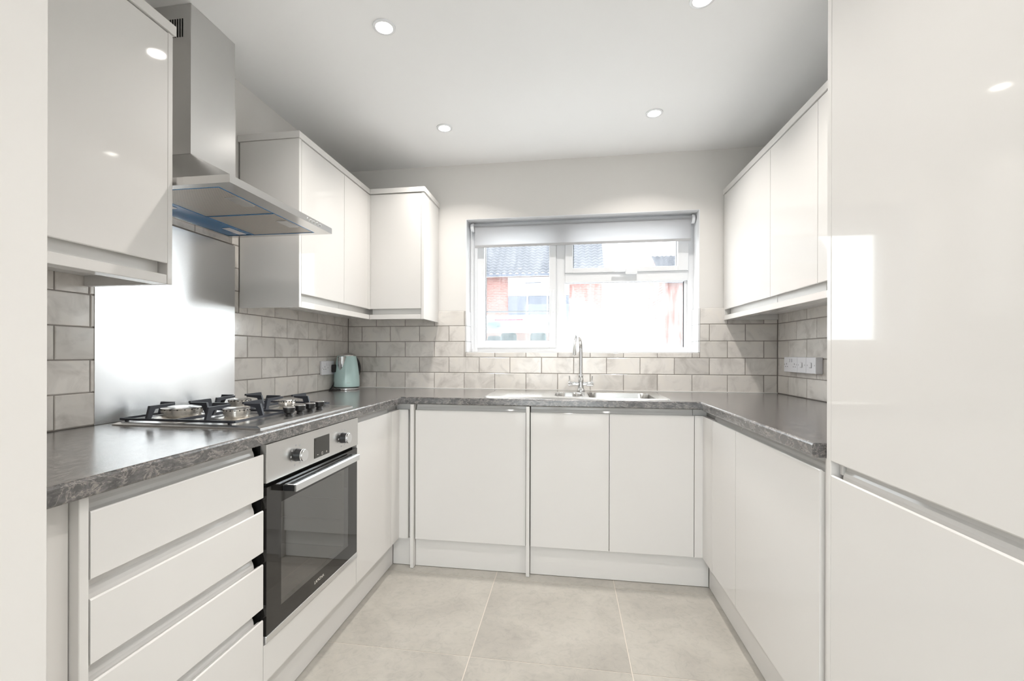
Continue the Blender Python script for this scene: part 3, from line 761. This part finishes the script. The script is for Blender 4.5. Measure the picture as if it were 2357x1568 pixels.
# ================================================================== SOCKETS
def rocker(f, t, u, z, d):
    slab('rocker_switch', f, u-.007, u+.007, d, d+.0028, z-.009, z+.009, t, 'socket', .001)
def pins(f, t, u, z, d):
    for du, dz, w_, h_ in ((0,.011,.0018,.004),(-.011,-.004,.0035,.0018),(.011,-.004,.0035,.0018)):
        slab('pin_hole', f, u+du-w_, u+du+w_, d, d+.0005, z+dz-h_, z+dz+h_, t, 'cartrim', 0.0001)
def screws(f, t, ua, ub, z, d):
    for u in (ua, ub):
        slab('screw_cap', f, u-.0032, u+.0032, d, d+.0006, z-.0032, z+.0032, t, 'greyprint', .0002)
s = thing('wall_socket', 'white double wall socket behind the kettle', 'socket', (.012,-.295,1.05))
slab('face_plate', fL, -.369, -.222, .0093, .0230, 1.008, 1.093, s, 'socket', .002)
pins(fL, s, -.336, 1.047, .0231); rocker(fL, s, -.311, 1.074, .0231); rocker(fL, s, -.280, 1.074, .0231); screws(fL, s, -.361, -.2985, 1.051, .0231)
s = thing('wall_socket', 'white double wall socket under the right hand cabinets', 'socket', (2.71,-.24,1.085))
slab('face_plate', fR, -.3125, -.166, .0093, .042, 1.0445, 1.1265, s, 'socket', .002)
pins(fR, s, -.196, 1.078, .0421); pins(fR, s, -.283, 1.078, .0421); rocker(fR, s, -.228, 1.108, .0421); rocker(fR, s, -.250, 1.108, .0421); screws(fR, s, -.174, -.304, 1.086, .0421)
for ya, yb, lab in ((-.4025,-.3135,'white single appliance switch next to the double socket'), (-.4955,-.4035,'white single appliance switch nearest the tall unit')):
    s = thing('appliance_switch', lab, 'switch', (2.71,(ya+yb)/2,1.085))
    slab('face_plate', fR, ya, yb, .0093, .042, 1.0445, 1.1265, s, 'socket', .002)
    ym = (ya+yb)/2
    slab('rocker_switch', fR, ym-.009, ym+.009, .0421, .0465, 1.072, 1.100, s, 'socket', .002)
    slab('neon_mark', fR, ym-.004, ym+.004, .0466, .0470, 1.074, 1.077, s, 'greyprint', .0001)
    screws(fR, s, ya+.012, yb-.012, 1.086, .0421)

# ================================================================== WINDOW
FY0, FY1 = .130, .205
win = thing('window_1', 'white framed window over the sink, three panes', None, (1.55,.165,WZ0), kind='structure')
def fr(name, parts, parent, mt='upvc', r=.003):
    bm = bmesh.new()
    for b in parts: bbox(bm, *b, r=r, seg=2)
    return obj(name, bm, M[mt], parent)
X0, X1, Z0, Z1 = WX0+.0005, WX1-.0005, WZ0+.0005, WZ1-.0005
fr('outer_frame', [(X0,.880,FY0,FY1,Z0,Z1),(2.246,X1,FY0,FY1,Z0,Z1),(.879,2.247,FY0,FY1,Z0,1.180),(.879,2.247,FY0,FY1,1.962,Z1)], win)
fr('mullion', [(1.412,1.4705,FY0,FY1,1.1795,1.9625)], win)
fr('transom', [(1.470,2.2465,FY0,FY1,1.614,1.675)], win)
def sash(name, x0, x1, z0, z1, gx0, gx1, gz0, gz1, gm):
    y0, y1 = FY0-.014, FY1-.012
    s = fr(name, [(x0,gx0,y0,y1,z0,z1),(gx1,x1,y0,y1,z0,z1),(gx0-.001,gx1+.001,y0,y1,z0,gz0),(gx0-.001,gx1+.001,y0,y1,gz1,z1)], win)
    bm = bmesh.new(); box(bm, gx0-.004, gx1+.004, .160, .164, gz0-.004, gz1+.004); obj('pane', bm, M[gm], s)
    bm = bmesh.new(); e = .004
    for b in ((gx0,gx0+e,.150,.1595,gz0,gz1),(gx1-e,gx1,.150,.1595,gz0,gz1),(gx0,gx1,.150,.1595,gz0,gz0+e),(gx0,gx1,.150,.1595,gz1-e,gz1)): box(bm, *b)
    obj('gasket', bm, M['greyprint'], s)
    bm = bmesh.new(); box(bm, gx0+.004, gx0+.0075, .1645, .170, gz0+.004, gz1-.004); obj('spacer_bar', bm, M['cartrim'], s)
    return s
s1 = sash('side_sash', .880, 1.4120, 1.180, 1.962, .929, 1.3675, 1.228, 1.915, 'pane')
s2 = sash('top_sash', 1.4705, 2.2465, 1.675, 1.962, 1.5205, 2.1815, 1.7055, 1.915, 'pane')
bm = bmesh.new(); bbox(bm, 1.3865, 1.4005, .104, .1155, 1.495, 1.565, r=.003); bbox(bm, 1.388, 1.399, .090, .1035, 1.415, 1.54, r=.003); obj('window_handle', bm, M['upvc'], s1)
bm = bmesh.new(); bbox(bm, 1.83, 1.93, .100, .1155, 1.684, 1.698, r=.003); bbox(bm, 1.78, 1.855, .086, .0995, 1.670, 1.684, r=.004); bbox(bm, 1.855, 1.93, .088, .0995, 1.655, 1.695, r=.006); obj('window_handle', bm, M['upvc'], s2)
bm = bmesh.new(); box(bm, 1.4715, 2.2455, .160, .164, 1.1805, 1.6135); p = obj('fixed_pane', bm, M['panefog'], win)
bm = bmesh.new()
for b in ((1.4712,1.4752,.150,.1595,1.181,1.613),(2.227,2.2455,.150,.1595,1.181,1.613),(1.4752,2.227,.150,.1595,1.181,1.185),(1.4752,2.227,.150,.1595,1.609,1.613)): box(bm, *b)
obj('glazing_bead', bm, M['upvc'], p)
quick('spacer_bar', M['cartrim'], p, 2.2225, 2.2265, .150, .1595, 1.186, 1.608, r=0)
# ================================================================== ROLLER BLIND
bl = thing('roller_blind', 'grey roller blind rolled up at the top of the window', 'blind', (1.56,.08,1.84))
bm = bmesh.new(); tube(bm, [(.868,.078,1.988),(2.252,.078,1.988)], .024, 28); obj('roll', bm, M['blind'], bl, True)
quick('cloth', M['blind'], bl, .876, 2.244, .0545, .0552, 1.862, 1.988, r=0)
bm = bmesh.new(); bbox(bm, .876, 2.244, .0515, .0585, 1.846, 1.862, r=.002); obj('bottom_bar', bm, M['greyprint'], bl)
for x0, x1 in ((.846,.8675),(2.2525,2.271)):
    bm = bmesh.new(); lathe(bm, [(0,0),(.027,0),(.029,.003),(.029,x1-x0-.003),(.027,x1-x0),(0,x1-x0)], (x0,.078,1.988), 24, 'X'); obj('end_bracket', bm, M['upvc'], bl, True)
bm = bmesh.new()
for yy in (.052, .104): tube(bm, [(.853,yy,1.988),(.853,yy,1.5),(.853+.002,.078+(yy-.078)*.9,1.2)], .0016, 6)
tube(bm, [(.855,.0546,1.2),(.855,.066,1.176),(.855,.078,1.170),(.855,.090,1.176),(.855,.1014,1.2)], .0016, 6)
obj('pull_chain', bm, M['upvc'], bl)

# ================================================================== DOWNLIGHTS
def downlight(x, y, label):
    t = thing('ceiling_spotlight', label, 'spotlight', (x,y,H-.004), 'recessed ceiling spotlights')
    bm = bmesh.new(); lathe(bm, [(.031,-.0002),(.043,-.0002),(.0425,-.004),(.038,-.006),(.032,-.005),(.031,-.0002)], (x,y,H), 32); obj('trim_ring', bm, M['upvc'], t, True)
    bm = bmesh.new(); lathe(bm, [(0,-.0032),(.0305,-.0030),(.0305,-.0005),(0,-.0005)], (x,y,H), 28); obj('lamp_lens', bm, M['lamp'], t, True)
    ld = bpy.data.lights.new('spot_lamp', 'AREA'); ld.shape = 'DISK'; ld.size = .058; ld.energy = LAMP_W; ld.color = LAMP_COL; ld.spread = math.radians(128)
    lo = bpy.data.objects.new('spot_lamp', ld); COL.objects.link(lo); lo.parent = t; lo.location = (0,0,-.005)
downlight(.797,-1.281,'lit ceiling spotlight nearest the cooker hood')
downlight(.817,-.498,'lit ceiling spotlight above the left end of the window')
downlight(1.926,-.489,'lit ceiling spotlight above the right end of the window')
downlight(1.951,-1.246,'lit ceiling spotlight cut by the top edge of the picture')
for x, y, l in ((1.50,-2.12,'added unseen ceiling spotlight above the entrance'),(.81,-3.3,'added unseen rear ceiling spotlight, left'),(1.94,-3.3,'added unseen rear ceiling spotlight, right')):  # extra lamps added out of view to brighten the room from behind
    downlight(x, y, l)

# ================================================================== OUTSIDE THE WINDOW
wallbox('ground', 'pale paved ground outside the window', M['tarmac'], -60, 60, .281, 70, -.30, -.10)
wallbox('ground_rear', 'unseen pale ground outside the added doors, bouncing daylight in', M['tarmac'], -40, 40, -45, REAR-.101, -.30, -.08)  # unseen, kept pale to bounce daylight through the added doors onto the ceiling
def roof(name, x0, x1, ye, ze, yr, zr, parent):
    """pantiled slope from eaves (ye,ze) up to ridge (yr,zr): stepped courses with a rolling profile"""
    bm = bmesh.new(); rows = 26; cols = int((x1-x0)/.07)
    for r in range(rows):
        a, b = r/rows, (r+1.04)/rows
        top = []; bot = []
        for c in range(cols+1):
            x = x0+(x1-x0)*c/cols; wv = .032*math.sin(c*PI/2)
            bot.append(bm.verts.new((x, ye+(yr-ye)*a-.03, ze+(zr-ze)*a+.08+wv))); top.append(bm.verts.new((x, ye+(yr-ye)*b, ze+(zr-ze)*b+.005+wv)))
        low = [bm.verts.new((v.co.x, v.co.y+.01, v.co.z-.085)) for v in bot]
        for c in range(cols):
            bm.faces.new((bot[c],bot[c+1],top[c+1],top[c])); bm.faces.new((low[c],low[c+1],bot[c+1],bot[c]))
    return obj(name, bm, M['rooftile'], parent, True)
HY = 17.0
hs = thing('brick_house', 'red brick house with grey tiled roof seen through the left pane', 'house', (-1.5,20,-.1))
bm = bmesh.new(); box(bm, -7, 2.93, HY, HY+8, -.1, 4.55); obj('brick_wall', bm, M['brick'], hs)
roof('tiled_roof', -7.2, 3.02, HY-.35, 4.62, HY+3.8, 8.6, hs)
bm = bmesh.new(); prism(bm, [(HY,4.55),(HY+8,4.55),(HY+3.9,8.4)], lambda u,p,q: (u,p,q), 2.6, 2.93); obj('gable', bm, M['brick'], hs)
quick('gutter', M['slate'], hs, -7.2, 3.02, HY-.45, HY-.34, 4.50, 4.60, r=0)
cl = quick('white_cladding', M['render'], hs, -1.10, 1.55, HY-.12, HY-.01, 3.68, 4.49, r=0)
quick('cladding_line', M['slate'], cl, -.35, .35, HY-.14, HY-.121, 4.22, 4.26, r=0)
wn = quick('dark_window', M['slate'], hs, -1.10, 1.55, HY-.10, HY-.01, 2.30, 3.67, r=0)
for x in (-.25, .62): quick('window_bar', M['render'], wn, x-.03, x+.03, HY-.13, HY-.101, 2.32, 3.65, r=0)
hs = thing('brick_house', 'distant red brick house seen through the right pane', 'house', (8,27,-.1))
k = 1.42
def far(px): return px
bm = bmesh.new(); box(bm, 6.95, 14, 24, 31, -.1, 5.2); obj('brick_wall', bm, M['brick'], hs)
roof('tiled_roof', 6.75, 14.2, 23.65, 5.25, 27.4, 7.4, hs)
bm = bmesh.new(); prism(bm, [(24,5.2),(31,5.2),(27.5,7.25)], lambda u,p,q: (u,p,q), 6.96, 7.3); obj('gable', bm, M['brick'], hs)
quick('gutter', M['slate'], hs, 6.75, 14.2, 23.55, 23.64, 5.12, 5.22, r=0)
quick('window', M['slate'], hs, 8.3, 9.3, 23.93, 23.99, 2.9, 4.1, r=0)
# fence between the houses
fe = thing('garden_fence', 'pale grey boarded fence outside, low in the right pane', 'fence', (3.35,9,-.1))
for i in range(9):
    x = 2.95+.095*i; quick('board', M['fence'], fe, x, x+.085, 9.0, 9.02, -.1, 1.62+.02*math.sin(i*2.1), r=0)
quick('rail', M['fence'], fe, 2.93, 3.81, 9.021, 9.05, 1.40, 1.47, r=0)
quick('post', M['fence'], fe, 2.88, 2.945, 8.99, 9.06, -.1, 1.70, r=0); quick('post', M['fence'], fe, 3.815, 3.88, 8.99, 9.06, -.1, 1.70, r=0)
bi = thing('wheelie_bin', 'blue wheelie bin outside behind the tap', 'bin', (1.83,6.3,-.1))
bm = bmesh.new(); prism(bm, [(-.17,0),(.17,0),(.22,1.22),(-.22,1.22)], lambda u,p,q: (1.83+p,u,-.1+q), 6.05, 6.5); obj('bin_body', bm, M['bluebin'], bi)
bm = bmesh.new(); prism(bm, [(.24*math.cos(PI*i/12), .26*math.sin(PI*i/12)) for i in range(13)], lambda u,p,q: (1.83+p,u,1.125+q), 6.02, 6.54); obj('bin_lid', bm, M['bluebin'], bi)
# car, rear end towards the window
cx = .60; hwid = .82
car = thing('parked_car', 'white car parked outside with its rear towards the left pane', 'car', (cx,5,-.1))
def carbox(name, mt, prof, x0, x1, parent=car, taper=0):
    bm = bmesh.new(); prism(bm, prof, lambda u,p,q: (cx+u*(1-taper*max(0,q-1.0)), p, q), x0, x1); return obj(name, bm, M[mt], parent)
carbox('body', 'carpaint', [(2.95,.15),(7.1,.15),(7.15,.75),(5.9,1.0),(2.85,1.12),(2.8,.5)], -hwid, hwid)
carbox('roof', 'carpaint', [(3.0,1.60),(3.25,1.67),(4.6,1.69),(5.3,1.55),(5.3,1.52),(3.05,1.565)], -hwid*.93, hwid*.93, taper=.05)
for s in (-1, 1):
    bm = bmesh.new(); tube(bm, [(cx+s*hwid*.80,3.2,1.70),(cx+s*hwid*.80,3.35,1.735),(cx+s*hwid*.80,4.6,1.74),(cx+s*hwid*.80,4.8,1.69)], .017, 8); obj('roof_rail', bm, M['cartrim'], car, True)
    bm = bmesh.new(); bar(bm, (cx+s*hwid*.96,2.88,1.10), (cx+s*hwid*.90,3.04,1.585), .09, .05); bar(bm, (cx+s*hwid*.95,4.2,1.08), (cx+s*hwid*.90,4.2,1.56), .05, .07); bar(bm, (cx+s*hwid*.95,6.1,.98), (cx+s*hwid*.90,5.25,1.55), .05, .07); obj('pillar', bm, M['carpaint'], car)
quick('roof_bar', M['cartrim'], car, cx-hwid*.86, cx+hwid*.86, 3.5, 3.56, 1.735, 1.752, r=0); quick('roof_bar', M['cartrim'], car, cx-hwid*.86, cx+hwid*.86, 4.4, 4.46, 1.735, 1.752, r=0)
bm = bmesh.new(); v = [bm.verts.new(p) for p in ((cx-.72,2.87,1.12),(cx+.72,2.87,1.12),(cx+.70,3.03,1.56),(cx-.70,3.03,1.56))]; bm.faces.new(v); bmesh.ops.solidify(bm, geom=list(bm.faces), thickness=.006); obj('rear_window', bm, M['carglass'], car)
carbox('rear_spoiler', 'carpaint', [(2.93,1.585),(3.1,1.60),(3.1,1.575),(2.95,1.57)], -.70, .70)
quick('brake_light', M['red'], car, cx-.05, cx+.32, 2.915, 2.928, 1.572, 1.590, r=0)
for i, (x, y) in enumerate(((-.55,3.9),(0,3.9),(.45,3.9),(-.40,5.0),(.40,5.0))):
    bm = bmesh.new(); bbox(bm, cx+x-.24, cx+x+.24, y, y+.14, .6, 1.24, r=.04); bbox(bm, cx+x-.12, cx+x+.12, y+.02, y+.12, 1.25, 1.46, r=.04); obj('seat', bm, M['cartrim'], car)
for sx in (-1, 1):
    for y in (3.5, 6.3):
        bm = bmesh.new(); lathe(bm, [(0,-.1),(.30,-.1),(.33,-.06),(.33,.06),(.30,.1),(0,.1)], (cx+sx*(hwid-.09),y,.23), 24, 'X'); obj('wheel', bm, M['cartrim'], car, True)
